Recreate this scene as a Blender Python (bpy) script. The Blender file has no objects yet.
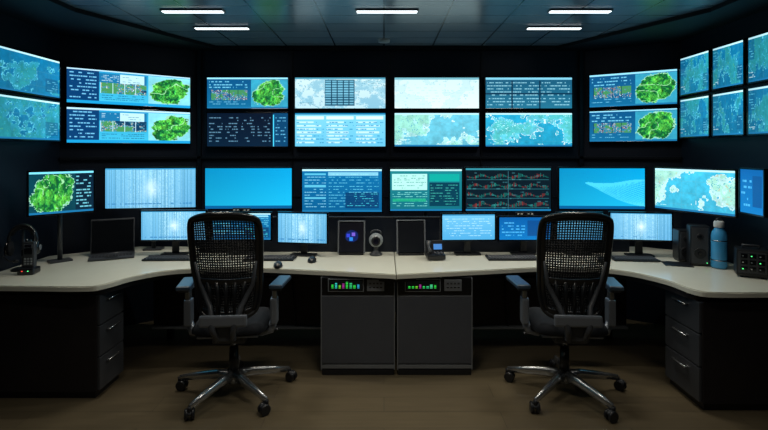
import bpy, bmesh, math, random
import numpy as np
from mathutils import Vector, Matrix
random.seed(3)
sc = bpy.context.scene
try:
    sc.view_settings.view_transform = 'Standard'
    sc.view_settings.look = 'None'
except Exception: pass
CZ = 1.69; F = 500.0
def wx(px, d): return (px-384)/F*d
def wz(py, d): return CZ-(py-150)/F*d

# ---------------------------------------------------------------- materials
M = {}
def mat(name, col, rough=.5, metal=0, emis=None, es=0, spec=.5, noise=None, bump=0):
    m = bpy.data.materials.new(name); m.use_nodes = True
    nt = m.node_tree; b = nt.nodes['Principled BSDF']
    b.inputs['Base Color'].default_value = (*col, 1)
    b.inputs['Roughness'].default_value = rough
    b.inputs['Metallic'].default_value = metal
    b.inputs['Specular IOR Level'].default_value = spec
    if emis:
        b.inputs['Emission Color'].default_value = (*emis, 1)
        b.inputs['Emission Strength'].default_value = es
    if noise:
        tc = nt.nodes.new('ShaderNodeTexCoord'); n = nt.nodes.new('ShaderNodeTexNoise')
        n.inputs['Scale'].default_value = noise[0]; n.inputs['Detail'].default_value = 4
        nt.links.new(tc.outputs['Object'], n.inputs['Vector'])
        r = nt.nodes.new('ShaderNodeMix'); r.data_type = 'RGBA'
        r.inputs[6].default_value = (*[c*(1-noise[1]) for c in col], 1)
        r.inputs[7].default_value = (*[min(1, c*(1+noise[1])) for c in col], 1)
        nt.links.new(n.outputs['Fac'], r.inputs[0]); nt.links.new(r.outputs[2], b.inputs['Base Color'])
        if bump:
            bp = nt.nodes.new('ShaderNodeBump'); bp.inputs['Strength'].default_value = bump
            bp.inputs['Distance'].default_value = .002
            nt.links.new(n.outputs['Fac'], bp.inputs['Height']); nt.links.new(bp.outputs[0], b.inputs['Normal'])
    M[name] = m; return m
mat('wall_navy', (.0060, .010, .020), .40, spec=.3, noise=(3, .25))
mat('wall_trim', (.004, .006, .010), .35, spec=.3)
mat('soffit_dark', (.004, .0055, .009), .6, spec=.25, noise=(4, .2))
mat('black_plastic', (.009, .010, .013), .34, noise=(20, .15))
mat('gloss_black', (.005, .006, .008), .12)
mat('dark_grey', (.040, .044, .052), .4, noise=(15, .12))
mat('cabinet_dark', (.016, .0135, .015), .42, spec=.35, noise=(6, .3))
mat('pedestal_grey', (.064, .071, .088), .42, noise=(10, .1))
mat('edge_grey', (.22, .24, .27), .35, .4)
mat('desk_white', (.68, .68, .59), .16, noise=(9, .035))
mat('chair_mesh', (.006, .007, .009), .55, spec=.25)
mat('chair_fabric', (.012, .014, .018), .85, spec=.2, noise=(60, .3), bump=.3)
mat('chair_black', (.008, .009, .011), .28, noise=(20, .1))
mat('chair_grey', (.18, .20, .235), .32, .4)
mat('arm_pad', (.040, .065, .10), .3)  # blue-grey tint of the reflected screens put into the pad colour
mat('silver', (.50, .52, .54), .25, .9)
mat('key_grey', (.035, .038, .045), .45)
mat('steel', (.35, .37, .4), .25, 1)
mat('bottle_blue', (.06, .36, .72), .2)
mat('white_plastic', (.6, .62, .62), .4)
mat('camera_grey', (.26, .29, .31), .35)
mat('lens', (.01, .01, .02), .05)
mat('led_green', (.01, .1, .02), .5, emis=(.1, 1, .25), es=1.6)
mat('led_red', (.1, .01, .01), .5, emis=(1, .08, .05), es=1.2)
mat('led_blue', (.01, .02, .1), .5, emis=(.1, .4, 1), es=.6)
mat('lamp_diffuser', (.8, .8, .8), .5, emis=(.90, .97, 1), es=3)

def screen_mat():
    m = bpy.data.materials.new('screen_display'); m.use_nodes = True
    nt = m.node_tree; b = nt.nodes['Principled BSDF']
    a = nt.nodes.new('ShaderNodeAttribute'); a.attribute_name = 'Col'
    b.inputs['Base Color'].default_value = (.004, .004, .005, 1)
    b.inputs['Roughness'].default_value = .3
    nt.links.new(a.outputs['Color'], b.inputs['Emission Color'])
    b.inputs['Emission Strength'].default_value = 1.25
    M['screen'] = m
screen_mat()

def floor_mat():
    m = bpy.data.materials.new('floor_laminate'); m.use_nodes = True
    nt = m.node_tree; b = nt.nodes['Principled BSDF']
    tc = nt.nodes.new('ShaderNodeTexCoord')
    br = nt.nodes.new('ShaderNodeTexBrick')
    br.inputs['Scale'].default_value = 1; br.inputs['Brick Width'].default_value = 1.5
    br.inputs['Row Height'].default_value = .19; br.inputs['Mortar Size'].default_value = .002
    br.inputs['Color1'].default_value = (.124, .098, .058, 1); br.inputs['Color2'].default_value = (.104, .082, .050, 1)
    br.inputs['Mortar'].default_value = (.045, .037, .025, 1)
    mp = nt.nodes.new('ShaderNodeMapping'); mp.inputs['Scale'].default_value = (1.2, 14, 1)
    n = nt.nodes.new('ShaderNodeTexNoise'); n.inputs['Scale'].default_value = 3; n.inputs['Detail'].default_value = 5
    mx = nt.nodes.new('ShaderNodeMix'); mx.data_type = 'RGBA'; mx.blend_type = 'MULTIPLY'
    mx.inputs[0].default_value = .4
    nt.links.new(tc.outputs['Object'], br.inputs['Vector']); nt.links.new(tc.outputs['Object'], mp.inputs[0])
    nt.links.new(mp.outputs[0], n.inputs['Vector'])
    nt.links.new(br.outputs['Color'], mx.inputs[6]); nt.links.new(n.outputs['Fac'], mx.inputs[7])
    nt.links.new(mx.outputs[2], b.inputs['Base Color'])
    b.inputs['Roughness'].default_value = .33
    M['floor'] = m
floor_mat()
def ceil_mat():
    m = bpy.data.materials.new('ceiling_tiles'); m.use_nodes = True
    nt = m.node_tree; b = nt.nodes['Principled BSDF']
    tc = nt.nodes.new('ShaderNodeTexCoord')
    br = nt.nodes.new('ShaderNodeTexBrick'); br.offset = 0
    br.inputs['Scale'].default_value = 1; br.inputs['Brick Width'].default_value = .5
    br.inputs['Row Height'].default_value = .265; br.inputs['Mortar Size'].default_value = .007
    br.inputs['Color1'].default_value = (.15, .205, .265, 1); br.inputs['Color2'].default_value = (.12, .17, .225, 1)
    br.inputs['Mortar'].default_value = (.016, .022, .032, 1)
    nt.links.new(tc.outputs['Object'], br.inputs['Vector'])
    nt.links.new(br.outputs['Color'], b.inputs['Base Color'])
    b.inputs['Roughness'].default_value = .24
    M['ceiling'] = m
ceil_mat()

# ---------------------------------------------------------------- builder
class B:
    def __init__(s): s.bm = bmesh.new(); s.mats = []
    def mi(s, name):
        if name not in s.mats: s.mats.append(name)
        return s.mats.index(name)
    def _absorb(s, tmp, m, smooth=False, mtx=None):
        if mtx is not None: tmp.transform(mtx)
        i = s.mi(m); vm = {}
        for v in tmp.verts: vm[v] = s.bm.verts.new(v.co)
        for f in tmp.faces:
            try:
                nf = s.bm.faces.new([vm[v] for v in f.verts]); nf.material_index = i; nf.smooth = smooth
            except ValueError: pass
        tmp.free()
    def box(s, c, size, m, bev=0, rot=None, seg=2):
        t = bmesh.new(); bmesh.ops.create_cube(t, size=1)
        for v in t.verts: v.co = Vector((v.co.x*size[0], v.co.y*size[1], v.co.z*size[2]))
        if bev: bmesh.ops.bevel(t, geom=t.edges[:], offset=bev, segments=seg, affect='EDGES', profile=.6)
        mt = Matrix.Translation(c)
        if rot: mt = mt @ rot
        s._absorb(t, m, False, mt)
    def cyl(s, p0, p1, r0, m, r1=None, seg=20, bev=0):
        r1 = r0 if r1 is None else r1
        p0 = Vector(p0); p1 = Vector(p1); d = p1-p0; L = d.length
        t = bmesh.new(); bmesh.ops.create_cone(t, cap_ends=True, segments=seg, radius1=r0, radius2=r1, depth=L)
        if bev:
            es = [e for e in t.edges if any(len(f.verts) > 4 for f in e.link_faces)]
            bmesh.ops.bevel(t, geom=es, offset=bev, segments=2, affect='EDGES')
        q = d.to_track_quat('Z', 'Y').to_matrix().to_4x4()
        i = len(s.bm.faces)
        s._absorb(t, m, True, Matrix.Translation((p0+p1)/2) @ q)
        s.bm.faces.ensure_lookup_table()
        for f in s.bm.faces[i:]:
            if len(f.verts) > 4: f.smooth = False
    def sph(s, c, r, m, sc3=(1, 1, 1), rot=None):
        t = bmesh.new(); bmesh.ops.create_uvsphere(t, u_segments=20, v_segments=12, radius=r)
        mt = Matrix.Translation(c)
        if rot: mt = mt @ rot
        s._absorb(t, m, True, mt @ Matrix.Diagonal((*sc3, 1)))
    def lathe(s, c, prof, m, seg=24):
        t = bmesh.new(); rings = []
        for r, z in prof: rings.append([t.verts.new((r*math.cos(a), r*math.sin(a), z)) for a in [2*math.pi*i/seg for i in range(seg)]])
        for a, b in zip(rings, rings[1:]):
            for i in range(seg): t.faces.new((a[i], a[(i+1) % seg], b[(i+1) % seg], b[i]))
        t.faces.new(rings[0][::-1]); t.faces.new(rings[-1])
        s._absorb(t, m, True, Matrix.Translation(c))
    def prism(s, poly, z0, z1, m, bev=0):
        t = bmesh.new()
        lo = [t.verts.new((x, y, z0)) for x, y in poly]; hi = [t.verts.new((x, y, z1)) for x, y in poly]
        n = len(poly)
        t.faces.new(lo[::-1]); top = t.faces.new(hi)
        for i in range(n): t.faces.new((lo[i], lo[(i+1) % n], hi[(i+1) % n], hi[i]))
        bmesh.ops.recalc_face_normals(t, faces=t.faces[:])
        if bev: bmesh.ops.bevel(t, geom=list(top.edges), offset=bev, segments=2, affect='EDGES')
        s._absorb(t, m)
    def tube(s, pts, r, m, seg=10, closed=False, flat=1.0):
        pts = [Vector(p) for p in pts]; n = len(pts)
        rs = r if isinstance(r, (list, tuple)) else [r]*n
        t = bmesh.new(); rings = []; up = None
        for i, p in enumerate(pts):
            if closed: d = pts[(i+1) % n]-pts[i-1]
            else: d = pts[min(i+1, n-1)]-pts[max(i-1, 0)]
            d.normalize()
            if up is None:
                up = Vector((0, 1, 0)) if abs(d.y) < .9 else Vector((1, 0, 0))
            up = (up-d*up.dot(d)).normalized(); sd = d.cross(up)
            rings.append([t.verts.new(p+rs[i]*(math.cos(a)*sd+flat*math.sin(a)*up)) for a in [2*math.pi*k/seg for k in range(seg)]])
        pr = list(zip(rings, rings[1:]))
        if closed: pr.append((rings[-1], rings[0]))
        for a, b in pr:
            for k in range(seg): t.faces.new((a[k], a[(k+1) % seg], b[(k+1) % seg], b[k]))
        if not closed: t.faces.new(rings[0][::-1]); t.faces.new(rings[-1])
        s._absorb(t, m, seg > 4)
    def finish(s, name, loc=(0, 0, 0), rz=0, parent=None):
        me = bpy.data.meshes.new(name)
        bmesh.ops.recalc_face_normals(s.bm, faces=s.bm.faces[:])
        s.bm.to_mesh(me); s.bm.free()
        for n in s.mats: me.materials.append(M[n])
        o = bpy.data.objects.new(name, me); o.location = loc; o.rotation_euler = (0, 0, rz)
        sc.collection.objects.link(o)
        if parent: o.parent = parent
        return o
def empty(name, loc, rz=0):
    e = bpy.data.objects.new(name, None); e.empty_display_size = .1
    e.location = loc; e.rotation_euler = (0, 0, rz); sc.collection.objects.link(e); return e
RX = lambda a: Matrix.Rotation(a, 4, 'X')
RY = lambda a: Matrix.Rotation(a, 4, 'Y')
RZ = lambda a: Matrix.Rotation(a, 4, 'Z')

# ---------------------------------------------------------------- screen painting
rng = np.random.default_rng(11)
def vnoise(W, H, cells, asp=2.2):
    gx, gy = max(2, int(cells*asp)), max(2, cells)
    g = rng.random((gy+2, gx+2))
    ys = np.linspace(0, gy, H); xs = np.linspace(0, gx, W)
    yi = ys.astype(int); xi = xs.astype(int); fy = ys-yi; fx = xs-xi
    fy = fy*fy*(3-2*fy); fx = fx*fx*(3-2*fx)
    a = g[yi][:, xi]; b = g[yi][:, xi+1]; c = g[yi+1][:, xi]; d = g[yi+1][:, xi+1]
    top = a+(b-a)*fx[None]; bot = c+(d-c)*fx[None]
    return top+(bot-top)*fy[:, None]
def fbm(W, H, c=3, asp=2.2):
    return (vnoise(W, H, c, asp)*.42+vnoise(W, H, c*2, asp)*.26+vnoise(W, H, c*4, asp)*.17+vnoise(W, H, c*8, asp)*.15)
def canvas(W, H, top, bot=None):
    bot = bot or top; t = np.linspace(0, 1, H)[:, None, None]
    return np.ones((H, W, 3))*(np.array(top)[None, None]*(1-t)+np.array(bot)[None, None]*t)
def rect(A, x0, y0, x1, y1, c, al=1):
    H, W, _ = A.shape
    sl = A[int(y0*H):max(int(y0*H)+1, int(y1*H)), int(x0*W):max(int(x0*W)+1, int(x1*W))]
    sl[:] = sl*(1-al)+np.array(c)*al
def textlines(A, x0, y0, x1, y1, rows, c, dens=.6, al=.85):
    H, W, _ = A.shape
    for r in range(rows):
        y = int((y0+(y1-y0)*(r+.3)/rows)*H); xx = int(x0*W)
        h = max(1, int((y1-y0)*H/rows*.4))
        while xx < x1*W-1:
            l = rng.integers(1, 7)
            if rng.random() < dens:
                e = min(xx+l, int(x1*W)); A[y:y+h, xx:e] = A[y:y+h, xx:e]*(1-al)+np.array(c)*al
            xx += l+1
def bars(A, title=(.75, .92, 1)):
    H, W, _ = A.shape
    A[:max(1, int(.05*H))] = title
    A[-max(1, int(.05*H)):] = (.10, .45, .65)
def satellite(A, x0, x1, cx, cy, rx, ry, sea):
    # satellite map: sea with depth shading, green land mass, relief, rivers
    H, W, _ = A.shape
    y, x = np.mgrid[0:H, 0:W]; x = x/W; y = y/H
    n = fbm(W, H, 4); n2 = fbm(W, H, 8)
    reg = (x >= x0) & (x <= x1) & (y > .05) & (y < .94)
    s = np.array(sea)[None, None]*(.85+.3*n[..., None]); A[reg] = s[reg]
    X = (x-cx)/rx; Y = (y-cy)/ry; u = X+.35*Y; v = Y-.15*X
    f = u*u+.85*v*v+(n-.5)*1.1+(n2-.5)*.6
    shore = (f < 1.05) & reg; land = (f < .96) & reg
    A[shore] = np.array((.60, .86, .74))
    relief = np.gradient(n2, axis=1)*W*.05
    g = .5+relief[..., None]*.6+(rng.random((H, W))[..., None]-.5)*.24
    low = np.array((.12, .50, .22)); high = np.array((.40, .80, .28))
    c = low+(high-low)*np.clip((n2[..., None]-.35)*2.6, 0, 1); c = c*(.5+g)
    A[land] = np.clip(c, 0, 1)[land]
    m = land & (n2 < .39); A[m] = A[m]*.4+np.array((.02, .30, .20))*.6
    rv = land & (np.abs(vnoise(W, H, 4)-.5) < .014); A[rv] = (.62, .90, .66)
    return A
def p_map_green(W, H):
    A = canvas(W, H, (.14, .60, .80), (.26, .76, .90))
    rect(A, 0, 0, .24, 1, (.03, .24, .44)); textlines(A, .02, .08, .22, .9, 8, (.50, .85, 1), .6)
    rect(A, .24, .1, .62, .36, (.10, .46, .66)); rect(A, .40, .1, .60, .42, (.74, .92, .96))
    H2 = slice(int(.36*H), int(.68*H)); W2 = slice(int(.25*W), int(.62*W))
    n = fbm(W, H, 7)[H2, W2]; im = np.stack([.12+.9*np.clip(n-.35, 0, 1), .38+.9*np.clip(n-.3, 0, 1), .40+.5*n], -1)
    r = rng.random(n.shape) > .88; im[r] = (.78, .60, .38); r = rng.random(n.shape) > .93; im[r] = (.85, .93, .9); im[n < .42] = (.04, .24, .38); im[n > .56] = (.28, .58, .36)
    A[H2, W2] = np.clip(im, 0, 1)
    for i in range(4): rect(A, .25+i*.092, .36, .253+i*.092, .68, (.75, .93, 1))
    textlines(A, .26, .12, .39, .34, 4, (.8, .95, 1), .6)
    textlines(A, .42, .14, .58, .4, 4, (.3, .5, .6), .5)
    textlines(A, .26, .72, .6, .9, 3, (.03, .30, .50), .7)
    satellite(A, .63, 1, .815, .5, .16, .40, (.52, .86, .92))
    bars(A); rect(A, 0, .93, 1, 1, (.10, .62, .85)); return A
def p_map_green2(W, H):
    A = canvas(W, H, (.04, .32, .52), (.06, .42, .60))
    textlines(A, .03, .1, .5, .38, 3, (.50, .86, .97), .5); textlines(A, .03, .76, .5, .92, 2, (.5, .86, .97), .5)
    H2 = slice(int(.40*H), int(.74*H)); W2 = slice(int(.05*W), int(.50*W))
    n = fbm(W, H, 7)[H2, W2]; im = np.stack([.10+.8*np.clip(n-.35, 0, 1), .36+.8*np.clip(n-.3, 0, 1), .44+.4*n], -1)
    r = rng.random(n.shape) > .90; im[r] = (.74, .46, .28); r = rng.random(n.shape) > .94; im[r] = (.8, .92, .9); im[n > .55] = (.26, .56, .36)
    A[H2, W2] = np.clip(im, 0, 1)
    for i in range(4): rect(A, .05+i*.112, .40, .056+i*.112, .74, (.03, .15, .28))
    satellite(A, .54, 1, .77, .5, .20, .41, (.20, .62, .74)); bars(A, (.6, .9, 1)); return A
def p_leaf(W, H):
    A = canvas(W, H, (.02, .12, .20), (.03, .16, .24)); satellite(A, 0, .70, .36, .5, .32, .44, (.03, .26, .32))
    textlines(A, .72, .1, .97, .92, 10, (.5, .88, .95), .65); bars(A, (.5, .9, 1)); return A
def p_textdark(W, H):
    A = canvas(W, H, (.015, .07, .15), (.02, .12, .21))
    for c in range(4): textlines(A, .03+c*.2, .1, .03+c*.2+.16, .9, 9, (.55, .78, .90), .42, .6)
    rect(A, .82, 0, 1, 1, (.03, .26, .42)); rect(A, .82, .05, .83, 1, (.3, .85, 1)); textlines(A, .85, .1, .98, .9, 8, (.4, .75, .9), .5)
    return A
def p_whitechart(W, H):
    A = canvas(W, H, (.80, .91, .93), (.72, .87, .92))
    n = fbm(W, H, 4); A[n > .50] *= np.array([.84, .93, .96]); A[n > .58] *= np.array([.86, .92, .95]); A[np.abs(n-.5) < .01] = (.5, .68, .74)
    rect(A, .33, .08, .66, .92, (.16, .36, .46))
    for r in range(10): rect(A, .34, .1+r*.082, .65, .1+r*.082+.04, (.45, .73, .83))
    for c in range(4): rect(A, .4+c*.065, .1, .41+c*.065, .9, (.08, .24, .34))
    textlines(A, .03, .8, .3, .95, 2, (.2, .45, .55)); textlines(A, .7, .1, .97, .3, 3, (.3, .55, .65), .5, .4)
    rect(A, 0, 0, 1, .05, (.3, .6, .7)); return A
def p_bluetable(W, H):
    A = canvas(W, H, (.50, .83, .93), (.40, .76, .90))
    for c in range(3):
        x = .02+c*.33
        rect(A, x, .1, x+.3, .2, (.85, .96, .98))
        for r in range(7): rect(A, x, .26+r*.1, x+.29*(.5+.5*rng.random()), .31+r*.1, (.83, .95, .98), .8)
        textlines(A, x, .24, x+.3, .95, 7, (.12, .50, .70), .5, .65)
    rect(A, 0, 0, 1, .06, (.12, .5, .68)); return A
def p_nearwhite(W, H):
    A = canvas(W, H, (.80, .92, .93), (.87, .96, .96)); n = fbm(W, H, 3)
    A[n > .5] *= np.array((.93, .965, .975)); A[np.abs(n-.5) < .008] = (.66, .82, .85)
    textlines(A, .04, .2, .96, .92, 8, (.66, .84, .88), .3, .4); rect(A, 0, 0, 1, .07, (.45, .70, .76)); return A
def p_world(W, H, sea=(.42, .80, .90), land=(.66, .90, .90), dark=(.22, .62, .76), th=.5, hot=None, line=(.88, .98, 1)):
    A = canvas(W, H, sea, tuple(c*.9 for c in sea)); n = fbm(W, H, 2); n2 = fbm(W, H, 9)
    dep = np.clip(.85+.30*n2, 0, 1.2); A *= dep[..., None]
    L = n > th; A[L] = (np.array(land)*(.82+.32*n2[..., None]))[L]
    A[L & (n > th+.09)] *= np.array((.90, .97, .90))
    A[np.abs(n-th) < .006] = np.array(line)
    r = np.abs(fbm(W, H, 4)-.5) < .006; A[r & L] = dark
    y, x = np.mgrid[0:H, 0:W]
    gl = (x % 22 == 0) | (y % 18 == 0); A[gl & ~L] = A[gl & ~L]*.88+.08
    if hot is not None: A[(vnoise(W, H, 24) > .90) & L] = hot
    textlines(A, .02, .78, .2, .93, 3, (.9, 1, 1), .5, .7)
    bars(A, (.75, .95, 1)); return np.clip(A, 0, 1)
def p_mapblue(W, H): return p_world(W, H, (.14, .66, .82), (.36, .78, .86), (.70, .95, 1))
def p_wallblue(W, H):
    A = p_world(W, H, (.06, .46, .64), (.16, .56, .66), (.24, .66, .78), .5, (.26, .62, .54), (.35, .76, .86))
    x = np.linspace(0, 1, W)[None, :, None]; A *= (.88+.22*x)
    rect(A, .0, .05, .18, .5, (.04, .32, .48), .6); textlines(A, .02, .1, .17, .48, 6, (.4, .8, .9), .5, .6)
    rect(A, .80, .55, .98, .9, (.04, .30, .46), .5); textlines(A, .82, .58, .97, .88, 5, (.5, .85, .95), .5, .6); return np.clip(A, 0, 1)
def p_listdark(W, H):
    A = canvas(W, H, (.10, .34, .46), (.13, .44, .56))
    textlines(A, .02, .12, .98, .95, 8, (.65, .90, .96), .66, .72)
    rect(A, .3, .1, .32, 1, (.05, .20, .30)); rect(A, .62, .1, .64, 1, (.05, .20, .30))
    rect(A, .0, .5, 1, .56, (.05, .20, .30)); rect(A, 0, 0, 1, .08, (.5, .8, .9)); return A
def p_trace(W, H):
    A = canvas(W, H, (.40, .70, .86), (.34, .64, .82))
    y, x = np.mgrid[0:H, 0:W]; x = x/W; y = y/H
    s = rng.random(W)[None, :]; s2 = rng.random((H, W))
    v = np.exp(-((x-.5)/.40)**2)*(.2+.8*s2*s)
    A += (v*.42)[..., None]*np.array([1, .7, .4]); A -= ((rng.random(W)[None, :] > .75)*.09)[..., None]
    m = np.exp(-(((x-.5)/.07)**2+((y-.5)/.20)**2))*(.3+.9*fbm(W, H, 8))
    A = A+(np.array((.9, .98, 1))-A)*np.clip(m, 0, 1)[..., None]
    A = np.clip(A, 0, 1); textlines(A, .03, .86, .97, .97, 1, (.2, .5, .72)); rect(A, 0, 0, 1, .04, (.2, .58, .78)); return A
def p_cyan(W, H):
    A = canvas(W, H, (.02, .60, .82), (.10, .70, .88))
    x = np.linspace(0, 1, W)[None, :, None]; A *= (.9+.15*x)
    rect(A, 0, .93, 1, 1, (.02, .36, .58)); return np.clip(A, 0, 1)
def p_cyanwave(W, H):
    A = p_cyan(W, H); y, x = np.mgrid[0:H, 0:W]; x = x/W; y = y/H
    for k in range(16):
        yc = .38+.018*k*2.2*(x-.2)+.10*np.sin(5*x+.25*k)
        A[(np.abs(y-yc) < .012) & (x > .45-.01*k)] = (.28, .82, .95)
    return A
def p_dash(W, H):
    A = canvas(W, H, (.04, .44, .66), (.03, .36, .56))
    for r in range(12):
        y = .10+r*.07
        rect(A, .03, y, .30, y+.045, (.45, .86, .95), .75) if r % 4 == 0 else textlines(A, .03, y, .30, y+.06, 1, (.6, .92, 1), .7)
        textlines(A, .34, y, .97, y+.06, 1, (.45, .88, .98), .6, .8)
    rect(A, .55, .55, .97, .92, (.02, .22, .40), .8); textlines(A, .57, .57, .95, .9, 6, (.3, .85, .9), .5)
    rect(A, .33, .08, .96, .16, (.70, .95, 1), .7)
    bars(A, (.75, .96, 1)); return A
def p_teal(W, H):
    A = canvas(W, H, (.10, .52, .56), (.07, .42, .48))
    rect(A, .03, .12, .52, .5, (.70, .93, .90)); textlines(A, .05, .15, .50, .48, 7, (.1, .5, .5), .5)
    rect(A, .55, .12, .97, .3, (.05, .66, .62)); rect(A, .55, .33, .97, .9, (.02, .24, .32)); textlines(A, .57, .36, .95, .88, 8, (.3, .8, .72), .5)
    textlines(A, .04, .54, .52, .92, 7, (.55, .92, .88), .6)
    rect(A, .04, .72, .50, .78, (.12, .72, .5), .7)
    bars(A, (.8, .97, .96)); return A
def p_chart(W, H):
    A = canvas(W, H, (.02, .09, .13), (.03, .12, .17))
    for k in range(4):
        y0 = .08+k*.22
        for i in range(75):
            h = .02+.10*rng.random()*abs(math.sin(i*.17+k)); c = (.62, .22, .2) if (rng.random() < .4) else (.12, .55, .5)
            x = .02+i*.0128; yy = y0+.12+.03*math.sin(i*.35+k*2); rect(A, x, yy-h*.5, x+.007, yy+h*.5, c, .75)
        rect(A, .02, y0+.19, .98, y0+.2, (.15, .38, .42))
    textlines(A, .02, .08, .98, .98, 12, (.35, .70, .72), .16, .4); rect(A, .5, .08, .505, 1, (.2, .4, .45)); bars(A, (.2, .55, .62)); return A
def p_whitemap(W, H): return p_world(W, H, (.26, .76, .90), (.72, .92, .92), (.30, .66, .74), .46, (.74, .76, .66))
def p_bright(W, H):
    A = canvas(W, H, (.44, .76, .92), (.30, .66, .86))
    textlines(A, .05, .15, .95, .9, 8, (.80, .95, 1), .6, .7); rect(A, .0, .0, 1, .07, (.2, .55, .74)); return A
def p_blue(W, H):
    A = canvas(W, H, (.03, .36, .64), (.04, .46, .74)); textlines(A, .05, .2, .5, .9, 5, (.4, .8, .98), .6, .7)
    rect(A, .55, .15, .95, .85, (.05, .26, .50), .7); return A
def p_dark(W, H): return canvas(W, H, (.015, .02, .03), (.02, .03, .04))
def p_icons(W, H):
    A = canvas(W, H, (.02, .02, .04), (.03, .03, .05))
    y, x = np.mgrid[0:H, 0:W]; x = x/W; y = y/H
    A[((x-.5)/.28)**2+((y-.45)/.2)**2 < 1] = (.05, .12, .35)
    for (x0, y0, c) in [(.3, .38, (.2, .25, .8)), (.52, .34, (.45, .35, .8)), (.42, .50, (.15, .5, .85))]:
        rect(A, x0, y0, x0+.16, y0+.12, c)
    return A
def p_rack(W, H):
    A = canvas(W, H, (.012, .02, .02))
    for i in range(8):
        c = [(.2, .9, .3), (.2, .85, .8), (.5, .9, .2), (.7, .2, .6), (.2, .9, .4), (.2, .8, .5), (.3, .9, .6), (.2, .7, .9)][i if rng.random() > .3 else 0]
        h = .25+.5*rng.random(); rect(A, .05+i*.115, .85-h, .05+i*.115+.07, .85, c, .85)
        for j in range(4): rect(A, .05+i*.115, .2+j*.17, .12+i*.115, .23+j*.17, (0, 0, 0))
    return A
def screen_mesh(name, w, h, painter, y=0, zc=0, x=0, res=190, parent=None, gain=1.0):
    W = max(12, int(res*w)); H = max(8, int(res*h))
    A = np.clip(painter(W, H), 0, 1)
    A = np.where(A <= .04045, A/12.92, ((A+.055)/1.055)**2.4)*gain
    A = A[::-1]
    xs = np.linspace(-w/2, w/2, W+1)+x; zs = np.linspace(-h/2, h/2, H+1)+zc
    X, Z = np.meshgrid(xs, zs)
    co = np.stack([X, np.full_like(X, y), Z], -1).reshape(-1, 3)
    i, j = np.meshgrid(np.arange(W), np.arange(H)); a = (j*(W+1)+i).reshape(-1)
    fc = np.stack([a, a+1, a+W+2, a+W+1], -1)
    me = bpy.data.meshes.new(name); n = len(fc)
    me.vertices.add(len(co)); me.vertices.foreach_set('co', co.reshape(-1).astype('f'))
    me.loops.add(n*4); me.loops.foreach_set('vertex_index', fc.reshape(-1).astype('i'))
    me.polygons.add(n); me.polygons.foreach_set('loop_start', (np.arange(n)*4).astype('i'))
    me.update(calc_edges=True); me.validate()
    ca = me.color_attributes.new('Col', 'FLOAT_COLOR', 'CORNER')
    col = np.concatenate([A.reshape(-1, 3), np.ones((n, 1))], 1)
    ca.data.foreach_set('color', np.repeat(col, 4, axis=0).reshape(-1).astype('f'))
    me.materials.append(M['screen'])
    o = bpy.data.objects.new(name, me); sc.collection.objects.link(o)
    if parent: o.parent = parent
    return o

def monitor(name, xl, yl, xr, yr, z0, z1, painter, kind, desk=.78, thick=.03, bez=.012, res=190, cam=False, gain=1.0, arm=.2):
    w = math.hypot(xr-xl, yr-yl); h = z1-z0; a = math.atan2(yr-yl, xr-xl)
    zc = (z0+z1)/2
    e = empty(name, ((xl+xr)/2, (yl+yr)/2, zc), a)
    b = B()
    b.box((0, thick/2, 0), (w, thick, h), 'black_plastic', .004)
    for s in (-1, 1):
        b.box((s*(w/2-bez/2), -.002, 0), (bez, .008, h), 'gloss_black', .002)
        b.box((0, -.002, s*(h/2-bez/2)), (w, .008, bez), 'gloss_black', .002)
    if kind == 'wall':
        b.box((0, thick+.010, 0), (w*.7, .02, h*.6), 'black_plastic')
    elif kind == 'arm':
        b.box((0, thick+.008, 0), (w*.45, .02, h*.55), 'black_plastic', .006)
        b.cyl((0, thick+.01, 0), (0, thick+arm, 0), .016, 'dark_grey')
        b.cyl((0, thick+.03, -.03), (0, thick+.03, .03), .022, 'dark_grey')
    else:
        b.box((0, thick+.008, 0), (w*.45, .02, h*.55), 'black_plastic', .006)
        if kind == 'post':
            b.box((0, thick+.022, 0), (.1, .02, .1), 'dark_grey', .004)
            b.cyl((0, thick+.045, desk-zc+.01), (0, thick+.045, .06), .018, 'dark_grey')
            b.box((0, thick+.035, 0), (.05, .04, .05), 'dark_grey', .005)
            b.box((0, thick+.045, desk-zc+.0085), (.16, .11, .015), 'dark_grey', .004)
        else:
            b.box((0, thick+.02, (desk-zc)/2), (.06, .018, zc-desk), 'black_plastic', .005)
            b.box((0, thick+.01, desk-zc+.008), (.22, .10, .014), 'black_plastic', .005)
    if cam:
        b.box((0, .012, h/2+.018), (.16, .03, .032), 'black_plastic', .008)
        b.cyl((0, -.01, h/2+.018), (0, .0, h/2+.018), .01, 'lens')
        for k in (-2, -1, 1, 2): b.box((k*.03, -.004, h/2+.018), (.018, .004, .010), 'white_plastic')
    b.finish('housing', parent=e)
    screen_mesh('screen', w-2*bez, h-2*bez, painter, y=-.0015, res=res, parent=e, gain=gain)
    return e

# ---------------------------------------------------------------- room
CH = 2.76
Y0 = -1.6
BLK = (-2.9, 4.47); BL = (-1.95, 5.22); BR = (2.08, 5.22); BRK = (2.82, 4.74)
floorpoly = [(-2.9, Y0), (2.82, Y0), BRK, BR, BL, BLK]
b = B(); b.prism(floorpoly, -.1, 0, 'floor'); b.finish('floor')
b = B(); b.prism(floorpoly, CH, CH+.1, 'ceiling'); b.finish('ceiling')
def wall(name, p, q, t=.1, m='wall_navy'):
    p = Vector((*p, 0)); q = Vector((*q, 0)); d = (q-p).normalized(); n = Vector((-d.y, d.x, 0))
    b = B(); b.prism([(p.x, p.y), (q.x, q.y), (q.x+n.x*t, q.y+n.y*t), (p.x+n.x*t, p.y+n.y*t)], 0, CH, m); b.finish(name)
wall('wall_left', (-2.9, Y0), BLK)
wall('wall_left_angle', BLK, BL)
wall('wall_back', BL, BR)
wall('wall_right_angle', BR, BRK)
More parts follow.
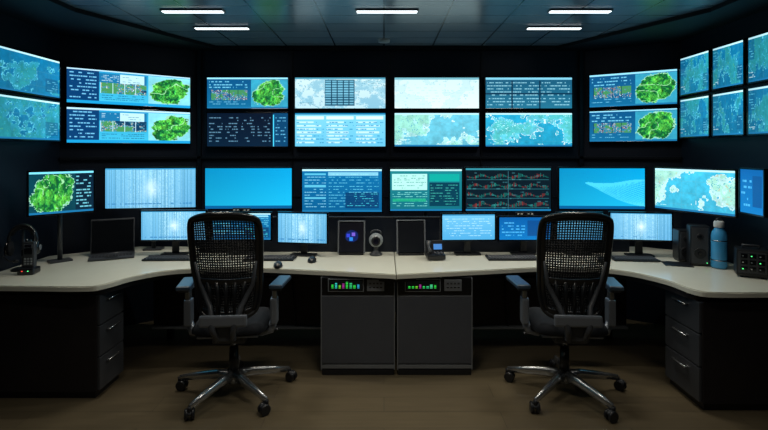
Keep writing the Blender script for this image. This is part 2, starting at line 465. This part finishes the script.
wall('wall_right', BRK, (2.82, Y0))
wall('wall_front', (2.82, Y0), (-2.9, Y0))
def ring(name, outer, inner, z0, z1, m):
    b = B()
    n = len(outer)
    for i in range(n-1):
        b.prism([outer[i], outer[i+1], inner[i+1], inner[i]], z0, z1, m)
    b.finish(name)
ring('trim_soffit', [(-2.899, Y0+.001), (-2.899, 4.469), (-1.95, 5.219), (2.08, 5.219), (2.819, 4.739), (2.819, Y0+.001)],
     [(-2.32, Y0+.001), (-2.32, 3.75), (-1.72, 5.12), (1.78, 5.12), (2.45, 3.75), (2.45, Y0+.001)], CH-.035, CH-.0005, 'soffit_dark')
def off(p, q, o):
    p = Vector(p); q = Vector(q); d = (q-p).normalized(); n = Vector((d.y, -d.x))
    return [tuple(p), tuple(q), tuple(q+n*o), tuple(p+n*o)]
k = 1
for (p, q) in ((BLK, BL), (BL, BR), (BR, BRK)):
    b = B(); b.prism(off(p, q, .035), 1.60, 1.625, 'wall_trim'); b.finish('trim_%d' % k); k += 1
b = B()
for px in (291.5, 390, 482):
    b.box((wx(px, 5.2), 5.215, 1.4), (.018, .02, 2.7), 'wall_trim')
for x in (BL[0]+.03, BR[0]-.03): b.box((x, 5.205, 1.4), (.04, .04, 2.7), 'wall_trim')
for zz in (1.2, .6): b.box((.065, 5.217, zz), (3.95, .012, .012), 'wall_trim')
b.finish('trim_batten')

# ---------------------------------------------------------------- wall monitors
D = 5.155
cols = [(206, 289), (294, 386.5), (393.5, 480), (484.5, 573)]
P1 = [p_map_green2, p_whitechart, p_nearwhite, p_listdark]; P2 = [p_textdark, p_bluetable, p_world, p_mapblue]
for (a, c), u, v in zip(cols, P1, P2):
    monitor('wall_monitor', wx(a, D), D, wx(c, D), D, wz(109.5, D), wz(76.5, D), u, 'wall')
    monitor('wall_monitor', wx(a, D), D, wx(c, D), D, wz(147.5, D), wz(112, D), v, 'wall')
def inw(p, q, t, o):
    p = Vector(p); q = Vector(q); d = (q-p).normalized(); n = Vector((d.y, -d.x)); r = p+(q-p)*t+n*o; return r.x, r.y
l0 = inw(BLK, BL, .03, .055); l1 = inw(BLK, BL, .935, .055)
monitor('wall_monitor', *l0, *l1, CZ+.415, CZ+.75, p_map_green, 'wall')
monitor('wall_monitor', *l0, *l1, CZ+.055, CZ+.395, p_map_green, 'wall')
r0 = inw(BR, BRK, .07, .055); r1 = inw(BR, BRK, .975, .055)
monitor('wall_monitor', *r0, *r1, CZ+.425, CZ+.775, p_map_green2, 'wall')
monitor('wall_monitor', *r0, *r1, CZ+.075, CZ+.405, p_map_green2, 'wall')
for z0, z1 in ((.445, .785), (.075, .425)):
    monitor('wall_monitor', -2.85, 3.5, -2.85, 4.40, CZ+z0, CZ+z1, p_wallblue, 'wall', res=150)
    monitor('wall_monitor', -2.85, 2.56, -2.85, 3.46, CZ+z0, CZ+z1, p_wallblue, 'wall', res=60)
for ya, yb in ((4.68, 4.25), (4.22, 3.84), (3.81, 3.42), (3.39, 3.0)):
    for z0, z1 in ((.50, .86), (.11, .475)):
        monitor('wall_monitor', 2.77, ya, 2.77, yb, CZ+z0, CZ+z1, p_wallblue, 'wall', res=150)

# ---------------------------------------------------------------- desks
DT = .78
def catmull(pts, n=6):
    out = []
    P = [pts[0]]+pts+[pts[-1]]
    for i in range(1, len(P)-2):
        for k in range(n):
            t = k/n; a, b_, c, d = [Vector(p) for p in P[i-1:i+3]]
            v = .5*((2*b_)+(-a+c)*t+(2*a-5*b_+4*c-d)*t*t+(-a+3*b_-3*c+d)*t**3)
            out.append((v.x, v.y))
    out.append(tuple(pts[-1])); return out
SE = .09
def desk(name, front, back, cab, ped, modx, s):
    b = B()
    b.prism(front+back, DT-.035, DT, 'desk_white', .006)
    b.prism([(x, y+.06) for x, y in front]+back, DT-.075, DT-.0355, 'cabinet_dark')
    x0, x1, y0, y1 = cab
    b.box(((x0+x1)/2, (y0+y1)/2, .375), (x1-x0, y1-y0, .66), 'cabinet_dark', .004)
    b.box(((x0+x1)/2, (y0+y1)/2, .0235), (x1-x0-.03, y1-y0-.03, .045), 'black_plastic')
    xs = x1 if s < 0 else x0; sg = 1 if s < 0 else -1
    for (za, zb) in ((.055, .275), (.285, .49), (.50, .70)):
        b.box((xs+sg*.009, (y0+y1)/2, (za+zb)/2), (.018, y1-y0-.02, zb-za), 'dark_grey', .003)
        b.cyl((xs+sg*.036, (y0+y1)/2-.08, zb-.045), (xs+sg*.036, (y0+y1)/2+.08, zb-.045), .006, 'silver', seg=10)
        for q in (-.07, .07): b.cyl((xs+sg*.015, (y0+y1)/2+q, zb-.045), (xs+sg*.038, (y0+y1)/2+q, zb-.045), .005, 'silver', seg=8)
    p0, p1 = ped; pc = (p0+p1)/2; pw = p1-p0
    b.box((pc, 4.0, .385), (pw, .46, .70), 'dark_grey', .004)
    b.box((pc, 3.985, .02), (pw-.02, .46, .04), 'black_plastic')
    b.box((pc, 3.762, .335), (pw-.012, .016, .50), 'pedestal_grey', .004)
    b.box((pc, 3.764, .062), (pw-.012, .014, .03), 'edge_grey', .003)
    b.box((pc, 3.764, .663), (pw-.012, .014, .128), 'gloss_black', .003)
    b.box((pc, 3.758, .592), (pw-.012, .010, .006), 'edge_grey')
    for x in (p0+.004, p1-.004): b.box((x, 3.762, .385), (.008, .02, .69), 'edge_grey', .002)
    b.box((pc+pw*.24, 3.752, .675), (.13, .012, .085), 'edge_grey', .003)
    for i in range(4): b.box((pc+pw*.24-.04+.027*i, 3.745, .69), (.016, .004, .012), 'dark_grey')
    for i in range(4): b.box((pc+pw*.24-.04+.027*i, 3.745, .66), (.016, .004, .006), 'gloss_black')
    b.box((pc-pw*.16, 3.754, .675), (.27, .01, .098), 'edge_grey', .003)
    b.box((pc-pw*.16, 3.7505, .675), (.255, .006, .083), 'gloss_black')
    m0, m1 = modx
    b.box(((m0+m1)/2, 4.24, .47), (m1-m0, .02, .54), 'cabinet_dark')
    b.box(((m0+m1)/2, 4.22, .195), (m1-m0, .05, .02), 'edge_grey', .004)
    b.box(((m0+m1)/2, 4.15, .64), (m1-m0, .16, .02), 'black_plastic')
    for x in (m0+.35, (m0+m1)/2+.1, m1-.3):
        b.cyl((x, 4.2, .62), (x+.03, 4.21, .21), .008, 'black_plastic', seg=8)
    for x in (m0+.03, m1-.03): b.box((x, 4.5, .37), (.05, .05, .74), 'black_plastic')
    e = empty(name, (0, 0, 0))
    b.finish('desk_body', parent=e)
    screen_mesh('status_display', .24, .068, p_rack, y=3.747, zc=.675, x=pc-pw*.16, res=260, parent=e)
    return e
fl = [(-2.88, 3.36), (-2.4, 3.345), (-2.0, 3.335), (-1.9, 3.40), (-1.80, 3.62), (-1.62, 3.79), (-1.3, 3.86), (-1.0, 3.865), (-.5, 3.78), (SE-.003, 3.66)]
bl = [(SE-.003, 4.72), (-2.3, 4.72), (-2.88, 4.3)]
desk('operator_desk', catmull(fl), bl, (-2.86, -1.95, 3.39, 3.72), (-.475, SE-.008), (-1.95, -.475), -1)
fr = [(SE+.003, 3.66), (.65, 3.77), (1.2, 3.88), (1.6, 3.87), (1.84, 3.74), (1.98, 3.5), (2.02, 3.27), (2.12, 3.20), (2.5, 3.20), (2.80, 3.21)]
br_ = [(2.80, 4.45), (2.4, 4.72), (SE+.003, 4.72)]
desk('operator_desk', catmull(fr), br_, (2.06, 2.79, 3.23, 3.64), (SE+.008, .665), (.665, 2.05), 1)

b = B(); b.box((.27, 4.47, .934), (3.84, .02, .306), 'wall_navy', .002); b.box((.27, 4.47, 1.09), (3.85, .026, .012), 'dark_grey', .002)
for x in (-1.3, -.4, .5, 1.4): b.box((x, 4.4585, .93), (.01, .004, .29), 'dark_grey')
b.finish('privacy_panel')

def dm(a, da, c, dc, yt, yb, dref, p, kind='post', **k):
    monitor('desk_monitor', wx(a, da), da, wx(c, dc), dc, wz(yb, dref), wz(yt, dref), p, kind, **k)
dm(27, 3.86, 95, 4.20, 170, 214, 4.05, p_leaf)
dm(104, 4.44, 197, 4.55, 167, 209, 4.5, p_trace)
dm(204, 4.55, 293, 4.58, 167, 210, 4.55, p_cyan)
dm(301, 4.58, 383, 4.58, 168, 213, 4.58, p_dash)
dm(389, 4.58, 463, 4.58, 168, 212, 4.58, p_teal)
dm(464.5, 4.58, 552, 4.57, 167, 212, 4.58, p_chart)
dm(558, 4.56, 646, 4.52, 167, 210, 4.55, p_cyanwave)
dm(654, 4.34, 737, 3.74, 168, 213, 4.05, p_whitemap, 'arm', arm=.31)
dm(739.5, 3.67, 765, 3.40, 168, 215, 3.55, p_blue, 'arm', arm=.185)
def lm(a, da, c, dc, yt, yb, p, **k):
    d = (da+dc)/2
    monitor('small_monitor', wx(a, da), da, wx(c, dc), dc, wz(yb, d), wz(yt, d), p, 'stand', **k)
lm(140, 4.30, 207, 4.32, 210, 241, p_trace)
lm(211, 4.33, 272, 4.33, 212, 241, p_dash, cam=True)
lm(277, 4.31, 328, 4.24, 212, 244, p_trace)
lm(441, 4.30, 496, 4.32, 213, 241, p_bright)
lm(498, 4.33, 552, 4.33, 216, 241, p_blue, cam=True)
lm(556, 4.33, 604, 4.33, 212, 241, p_bright)
lm(609, 4.30, 673, 4.22, 212, 241, p_trace)

# ---------------------------------------------------------------- chair
def chair(name, x, y, rz, a0):
    e = empty(name, (x, y, 0), rz)
    b = B()
    b.cyl((0, 0, .080), (0, 0, .155), .05, 'silver', .038, bev=.006)
    for i in range(5):
        a = math.radians(a0+72*i)-rz; d = Vector((math.cos(a), math.sin(a), 0))
        pts = [d*t+Vector((0, 0, z)) for t, z in ((.02, .128), (.12, .126), (.27, .105), (.395, .084))]
        b.tube(pts, [.040, .034, .028, .020], 'silver', seg=12, flat=.65)
        c = d*.40
        b.cyl(c+Vector((0, 0, .055)), c+Vector((0, 0, .088)), .013, 'black_plastic', seg=10)
        a2 = a+.9+i*.7; n = Vector((math.cos(a2), math.sin(a2), 0)); t = Vector((-n.y, n.x, 0))
        for s in (-1, 1):
            b.cyl(c+n*s*.008+t*.018+Vector((0, 0, .035)), c+n*s*.030+t*.018+Vector((0, 0, .035)), .035, 'black_plastic', seg=18, bev=.004)
        b.sph(c+t*.014+Vector((0, 0, .048)), .029, 'dark_grey', (1, 1, .7))
    b.cyl((0, 0, .13), (0, 0, .32), .034, 'chair_black', .030); b.cyl((0, 0, .31), (0, 0, .43), .018, 'silver')
    b.finish('star_base', parent=e)
    b = B()
    b.box((0, -.02, .43), (.22, .28, .065), 'dark_grey', .015)
    b.cyl((.08, .02, .425), (.27, .04, .42), .006, 'black_plastic'); b.sph((.28, .04, .42), .014, 'black_plastic', (1.6, 1, .7))
    b.cyl((-.08, -.05, .425), (-.26, -.03, .42), .006, 'black_plastic'); b.sph((-.27, -.03, .42), .014, 'black_plastic', (1.6, 1, .7))
    t = bmesh.new(); n = 15; vs = {}
    for lay in (0, 1):
        for i in range(n):
            for j in range(n):
                u = -1+2*i/(n-1); v = -1+2*j/(n-1)
                X = u*math.sqrt(1-.28*v*v)*.265; Y = v*math.sqrt(1-.28*u*u)*.255+.02
                r = max(abs(u), abs(v))
                edge = (1-r**6)
                if lay == 1: Z = .485+.055*edge**.5+.015*abs(u)**2*edge-.02*max(0, v)**3
                else: Z = .485-.03*edge**.5-.02*max(0, v)**3
                if r > .999 and lay == 1: vs[(1, i, j)] = vs[(0, i, j)]; continue
                vs[(lay, i, j)] = t.verts.new((X, Y, Z))
    for lay in (0, 1):
        for i in range(n-1):
            for j in range(n-1):
                q = [vs[(lay, i, j)], vs[(lay, i+1, j)], vs[(lay, i+1, j+1)], vs[(lay, i, j+1)]]
                try: t.faces.new(q if lay else q[::-1])
                except ValueError: pass
    b._absorb(t, 'chair_fabric', True)
    b.box((0, 0, .458), (.40, .38, .02), 'chair_grey', .008)
    b.finish('seat', parent=e)
    b = B()
    zc, hh = .92, .325
    def P(u, v):
        X = u*math.sqrt(1-.10*v*v); V = v*math.sqrt(1-.12*u*u)
        r = 1-.07*(abs(u)**4)*(abs(v)**6)
        w = .207+.020*V
        yb = -.255-.045*V-.03*V*V*(V > 0)+.06*X*X+.035*math.exp(-((V+.45)/.3)**2)
        return Vector((X*w*1.06*r, yb, zc+.010+V*hh*1.09*r))
    N = 22; out = []
    for i in range(N): out.append(P(-1+2*i/N, -1))
    for i in range(N): out.append(P(1, -1+2*i/N))
    for i in range(N): out.append(P(1-2*i/N, 1))
    for i in range(N): out.append(P(-1, 1-2*i/N))
    b.tube(out, .0165, 'chair_black', seg=10, closed=True)
    K = 26
    for i in range(1, 28): b.tube([P(-1+2*i/28, -1+2*k/K) for k in range(K+1)], .0050, 'chair_mesh', seg=4)
    for j in range(1, 42): b.tube([P(-1+2*k/K, -1+2*j/42) for k in range(K+1)], .0050, 'chair_mesh', seg=4)
    def strip(u0, u1, v0, v1, m, dy=-.012, th=.012, nu=12, nv=4):
        t = bmesh.new(); g = {}
        for l in (0, 1):
            for i in range(nu+1):
                for j in range(nv+1):
                    g[l, i, j] = t.verts.new(P(u0+(u1-u0)*i/nu, v0+(v1-v0)*j/nv)+Vector((0, dy-l*th, 0)))
        for l in (0, 1):
            for i in range(nu):
                for j in range(nv): t.faces.new((g[l, i, j], g[l, i+1, j], g[l, i+1, j+1], g[l, i, j+1]))
        for i in range(nu):
            for j in (0, nv): t.faces.new((g[0, i, j], g[0, i+1, j], g[1, i+1, j], g[1, i, j]))
        for j in range(nv):
            for i in (0, nu): t.faces.new((g[0, i, j], g[0, i, j+1], g[1, i, j+1], g[1, i, j]))
        b._absorb(t, m, True)
    strip(-.98, .98, .88, .99, 'chair_black', dy=.006)
    strip(-.9, .9, -.34, -.22, 'chair_black')
    strip(-.9, .9, -.98, -.84, 'chair_black', dy=.006)
    strip(-.98, -.84, -.9, .9, 'chair_black', dy=.004, nu=3, nv=16)
    strip(.84, .98, -.9, .9, 'chair_black', dy=.004, nu=3, nv=16)
    for k in range(5):
        u = -.56+.28*k; b.tube([P(u, -.95)+Vector((0, -.012, 0)), P(u*.9, -.6)+Vector((0, -.02, 0)), P(u, -.28)+Vector((0, -.016, 0))], .011, 'chair_black', seg=8)
    for s in (-1, 1):
        b.tube([P(s*.88, .1)+Vector((0, -.02, 0)), P(s*.80, -.35)+Vector((0, -.03, 0)), P(s*.5, -.75)+Vector((0, -.035, 0)), Vector((s*.07, -.31, .56)), Vector((s*.045, -.27, .47)), Vector((s*.04, -.12, .43))],
               [.008, .013, .017, .02, .02, .018], 'dark_grey', seg=10)
    b.box((0, -.297, .60), (.30, .035, .075), 'chair_grey', .014)
    b.box((0, -.27, .52), (.15, .03, .12), 'dark_grey', .01)
    b.finish('backrest', parent=e)
    b = B()
    for s in (-1, 1):
        b.tube([(s*.10, -.03, .435), (s*.20, -.04, .430), (s*.262, -.06, .455), (s*.285, -.06, .52)], [.02, .024, .028, .028], 'chair_grey', seg=10)
        b.box((s*.287, -.06, .59), (.05, .085, .18), 'chair_grey', .014)
        b.box((s*.29, -.06, .69), (.034, .06, .10), 'silver', .008)
        b.box((s*.305, -.03, .742), (.07, .18, .016), 'dark_grey', .006)
        b.box((s*.32, .0, .765), (.095, .27, .032), 'arm_pad', .014, seg=3, rot=RZ(-s*.12))
    b.finish('armrests', parent=e)
    return e
chair('office_chair', -1.045, 3.48, math.radians(4), 101)
chair('office_chair', 1.257, 3.48, math.radians(-4), 80)

# ---------------------------------------------------------------- small things
def gx(px, py): d = (CZ-DT)*F/(py-150); return wx(px, d), d
def keyboard(px, py, rz=0, w=.42):
    x, y = gx(px, py); b = B()
    b.box((0, 0, .009), (w, .15, .014), 'black_plastic', .004)
    b.box((0, .066, .016), (w, .016, .01), 'black_plastic', .003)
    n = 15
    for r in range(5):
        for c in range(n):
            if r == 0 and 3 < c < 9:
                if c == 4: b.box((-w/2+.025+6*(w-.05)/(n-1), -.055, .019), (.13, .02, .008), 'key_grey', .002, seg=1)
                continue
            b.box((-w/2+.025+c*(w-.05)/(n-1), -.055+r*.026, .019), (.021, .021, .008), 'key_grey', .002, seg=1)
    b.finish('keyboard', (x, y, DT+.0005), rz)
keyboard(171, 259.3, .03); keyboard(270, 259.3, -.03); keyboard(512, 259, 0); keyboard(634, 260, -.1, .36)
def mouse(px, py, rz=0):
    x, y = gx(px, py); b = B()
    t = bmesh.new(); bmesh.ops.create_uvsphere(t, u_segments=18, v_segments=12, radius=1)
    for v in t.verts: v.co = Vector((v.co.x*.036*(1+.1*v.co.y), v.co.y*.058, max(v.co.z, -.15)*.038+.0065))
    b._absorb(t, 'black_plastic', True)
    b.cyl((-.004, .03, .038), (.004, .03, .038), .007, 'dark_grey', seg=10); b.box((0, .012, .0425), (.002, .03, .001), 'gloss_black')
    b.finish('computer_mouse', (x, y, DT+.0005), rz)
mouse(312, 262); mouse(603, 263, .2); mouse(278, 267, .1)
x, y = gx(676, 263.5); b = B(); b.box((0, 0, .003), (.20, .17, .004), 'black_plastic', .0015)
b.finish('mouse_pad', (x-.01, y-.03, DT+.0005), -.3)

def tablet(px, py, w, h, painter, rz=0):
    x, y = gx(px, py); e = empty('tablet_computer', (x, y, DT+.0005), rz); b = B()
    R = RX(-.16)
    b.box((0, 0, h/2+.012), (w, .014, h), 'gloss_black', .006, rot=R)
    for s in (-1, 1): b.box((0, 0, h/2+.012), (.014, .018, h), 'edge_grey', .005, rot=R@Matrix.Translation((s*(w/2-.005), 0, 0)))
    b.box((0, 0, h/2+.012), (w, .018, .01), 'edge_grey', .004, rot=R@Matrix.Translation((0, 0, h/2-.004)))
    b.box((0, .015, .008), (w*.9, .10, .015), 'black_plastic', .005)
    b.box((0, .040, h*.3), (w*.3, .008, h*.5), 'black_plastic', .003, rot=RX(.22))
    b.finish('tablet_body', parent=e)
    o = screen_mesh('screen', w-.03, h-.03, painter, y=0, res=200, parent=e)
    o.rotation_euler = (-.16, 0, 0); o.location = (0, -.008, h/2+.011)
tablet(351.5, 254.5, .235, .28, p_icons); tablet(411, 254.8, .25, .29, p_dark, .05)

x, y = gx(376, 255); b = B()
b.lathe((0, 0, 0), [(.055, 0), (.057, .01), (.048, .02), (.022, .03), (.018, .07), (.03, .075)], 'dark_grey')
b.sph((0, 0, .130), .062, 'camera_grey', (1, .9, 1))
b.cyl((0, -.045, .13), (0, -.068, .13), .040, 'black_plastic', bev=.004); b.cyl((0, -.066, .13), (0, -.074, .13), .024, 'lens')
b.tube([(.045*math.cos(a), 0, .185+.03*math.sin(a)) for a in np.linspace(0, math.pi, 9)], .008, 'dark_grey', seg=8)
b.finish('desktop_camera', (x, y, DT+.0005))
def phone(px, py, rz=0, s=1):
    x, y = gx(px, py); b = B()
    b.box((0, 0, .034), (.15*s, .15*s, .04), 'black_plastic', .01, rot=RX(.1))
    b.box((0, .03, .085*s), (.15*s, .03, .13*s), 'black_plastic', .008, rot=RX(-.35))
    b.box((.025*s, .010, .100*s), (.07*s, .008, .045*s), 'led_blue', .002, rot=RX(-.35))
    b.tube([(-.052*s, -.06, .075), (-.052*s, -.02, .085), (-.052*s, .01, .105), (-.052*s, .02, .15)], [.02, .013, .013, .021], 'dark_grey', seg=10)
    for i in range(3):
        for j in range(3): b.box((-.005+i*.026*s, -.06+j*.022*s, .056+j*.002), (.018*s, .014*s, .008), 'key_grey', .002, seg=1)
    b.finish('desk_phone', (x, y, DT+.0005), rz)
phone(435, 259, .1)
x, y = gx(117, 256.5); b = B()
b.box((0, 0, .010), (.34, .23, .016), 'dark_grey', .005)
for r in range(4):
    for c in range(12): b.box((-.14+c*.0255, -.03+r*.025, .0195), (.02, .019, .004), 'key_grey')
b.box((0, -.08, .0195), (.09, .045, .002), 'black_plastic')
b.box((0, .15, .160), (.34, .012, .30), 'dark_grey', .005, rot=RX(-.22))
b.box((0, .142, .162), (.32, .006, .27), 'gloss_black', rot=RX(-.22))
b.cyl((-.12, .112, .014), (.12, .112, .014), .009, 'dark_grey', seg=10)
b.finish('laptop_computer', (x-.02, y-.04, DT+.0005), .45)
# headset hanging on its stand, far left
b = B()
b.lathe((0, 0, 0), [(.075, 0), (.078, .006), (.07, .014), (.02, .02)], 'black_plastic')
b.cyl((0, .01, .015), (0, .01, .30), .011, 'dark_grey'); b.tube([(-.05, .01, .312), (0, .01, .318), (.05, .01, .312)], .014, 'dark_grey', seg=8)
b.tube([(.092*math.cos(a), 0, .215+.125*math.sin(a)) for a in np.linspace(-.25, math.pi+.25, 19)], .012, 'black_plastic', seg=10, flat=1.5)
b.tube([(.080*math.cos(a), 0, .213+.108*math.sin(a)) for a in np.linspace(.5, math.pi-.5, 11)], .012, 'chair_fabric', seg=8, flat=1.5)
for s in (-1, 1):
    b.sph((s*.078, 0, .165), .05, 'chair_fabric', (.42, 1, 1.15))
    b.sph((s*.098, 0, .165), .046, 'gloss_black', (.40, 1, 1.15)); b.cyl((s*.110, 0, .165), (s*.119, 0, .165), .022, 'edge_grey', bev=.003)
b.tube([(-.108, -.01, .15), (-.105, -.05, .11), (-.06, -.08, .085), (-.02, -.09, .085)], .005, 'black_plastic', seg=8); b.sph((-.015, -.09, .085), .013, 'black_plastic', (1.5, 1, 1))
b.finish('headset', (-2.745, 3.80, DT+.0005), .30)
# two way radio in charging cradle
x, y = gx(31, 273); b = B()
b.box((0, 0, .024), (.11, .11, .046), 'black_plastic', .012)
b.box((0, .01, .135), (.078, .045, .20), 'dark_grey', .010); b.cyl((.028, .012, .225), (.028, .012, .315), .008, 'black_plastic', .006, seg=10)
b.cyl((-.022, .012, .228), (-.022, .012, .255), .010, 'black_plastic', seg=12); b.cyl((.003, .012, .228), (.003, .012, .246), .007, 'silver', seg=12)
for i in range(6): b.box((0, -.014, .150+i*.007), (.05, .004, .0035), 'gloss_black')
b.box((0, -.0135, .205), (.055, .004, .028), 'edge_grey'); b.box((0, -.016, .205), (.046, .003, .019), 'lens')
for i in range(3):
    for j in range(3): b.box((-.02+i*.02, -.0145, .075+j*.018), (.014, .005, .012), 'camera_grey', .0015, seg=1)
b.box((-.045, .01, .15), (.012, .025, .05), 'gloss_black', .003)
b.box((-.02, -.056, .03), (.008, .004, .006), 'led_red'); b.box((.02, -.056, .03), (.008, .004, .006), 'led_green')
b.finish('two_way_radio', (x, y-.02, DT+.0005), .15)
def speaker(X, Y, rz, h=.26, w=.13):
    b = B(); b.box((0, 0, h/2+.006), (w, .13, h), 'black_plastic', .014)
    b.box((0, -.066, h/2+.006), (w-.025, .008, h-.03), 'dark_grey', .004)
    for z, r in ((h*.33, .042), (h*.75, .024)):
        b.cyl((0, -.068, z), (0, -.076, z), r, 'black_plastic', bev=.002); b.cyl((0, -.075, z), (0, -.082, z), r*.4, 'gloss_black', r*.25)
    b.box((0, 0, .003), (w-.02, .11, .006), 'gloss_black'); b.box((w*.33, -.072, .03), (.006, .004, .006), 'led_green')
    b.finish('computer_speaker', (X, Y, DT+.0005), rz)
speaker(wx(698, 3.97), 3.97, -.35, .31, .14)
speaker(wx(682.5, 4.12), 4.12, -.15, .25, .11)
x, y = gx(719, 268); b = B()
b.lathe((0, 0, 0), [(.036, 0), (.050, .004), (.054, .02), (.054, .25), (.048, .28), (.030, .305), (.028, .315)], 'bottle_blue')
b.lathe((0, 0, .314), [(.034, 0), (.036, .004), (.036, .04), (.028, .05)], 'white_plastic')
b.tube([(.024*math.cos(a), 0, .36+.022*math.sin(a)) for a in np.linspace(0, math.pi, 9)], .006, 'dark_grey', seg=8)
for z in (.06, .21): b.lathe((0, 0, z), [(.0543, 0), (.0555, .002), (.0555, .006), (.0543, .008)], 'steel')
b.finish('water_bottle', (x, y, DT+.0005))
x, y = gx(752, 275); b = B()
b.box((0, 0, .105), (.19, .16, .19), 'black_plastic', .012)
for q in ((-.06, -.05), (.06, -.05), (-.06, .05), (.06, .05)): b.cyl((q[0], q[1], 0), (q[0], q[1], .012), .012, 'dark_grey', seg=10)
b.box((0, -.082, .11), (.165, .006, .15), 'dark_grey', .003)
for i in range(3):
    for j in range(3):
        b.box((-.050+i*.050, -.087, .065+j*.046), (.038, .006, .032), 'gloss_black', .002)
        b.box((-.058+i*.050, -.091, .065+j*.046), (.008, .003, .006), ('led_green', 'white_plastic', 'camera_grey')[(i+j) % 3])
b.tube([(-.05, .0, .195), (-.05, .0, .22), (.05, .0, .22), (.05, .0, .195)], .008, 'dark_grey', seg=8)
b.finish('battery_charger', (x-.03, y-.03, DT+.0005), -.5)

# ---------------------------------------------------------------- ceiling fixtures
def fixture(x, y, w=.46, power=8, spread=150):
    e = empty('ceiling_light', (x, y, CH-.001), 0); b = B()
    b.box((0, 0, -.005), (w+.02, .075, .010), 'dark_grey', .002); b.box((0, 0, -.012), (w, .05, .005), 'lamp_diffuser')
    b.finish('light_panel', parent=e)
    L = bpy.data.lights.new('panel_lamp', 'AREA'); L.shape = 'RECTANGLE'; L.size = w; L.size_y = .06; L.energy = power
    L.color = (1, .93, .79); L.spread = math.radians(spread)
    o = bpy.data.objects.new('panel_lamp', L); sc.collection.objects.link(o); o.parent = e; o.location = (0, 0, -.022)
for px in (193, 387, 580): fixture(wx(px, 3.83), 3.83, power=7.5, spread=125)
for px in (222, 554): fixture(wx(px, 4.36), 4.36, power=5, spread=125)
for X, p in ((-1.45, 3), (.02, 7), (1.5, 3)): fixture(X, 2.5, power=p, spread=105)
for X in (-1.45, .02, 1.5): fixture(X, .8, power=1.5)
b = B(); b.lathe((0, 0, -.03), [(.03, 0), (.055, .006), (.06, .028), (.06, .03)], 'camera_grey'); b.finish('smoke_detector', (-.0, 4.85, CH-.0005))

w = bpy.data.worlds.new('World'); sc.world = w; w.use_nodes = True
w.node_tree.nodes['Background'].inputs[0].default_value = (.01, .015, .03, 1); w.node_tree.nodes['Background'].inputs[1].default_value = .2

cam = bpy.data.cameras.new('Camera'); co = bpy.data.objects.new('Camera', cam); sc.collection.objects.link(co)
co.location = (0, 0, CZ); co.rotation_euler = (math.pi/2, 0, 0)
cam.sensor_width = 36; cam.lens = F/768*36; cam.shift_y = -65/768; cam.clip_start = .05
sc.camera = co
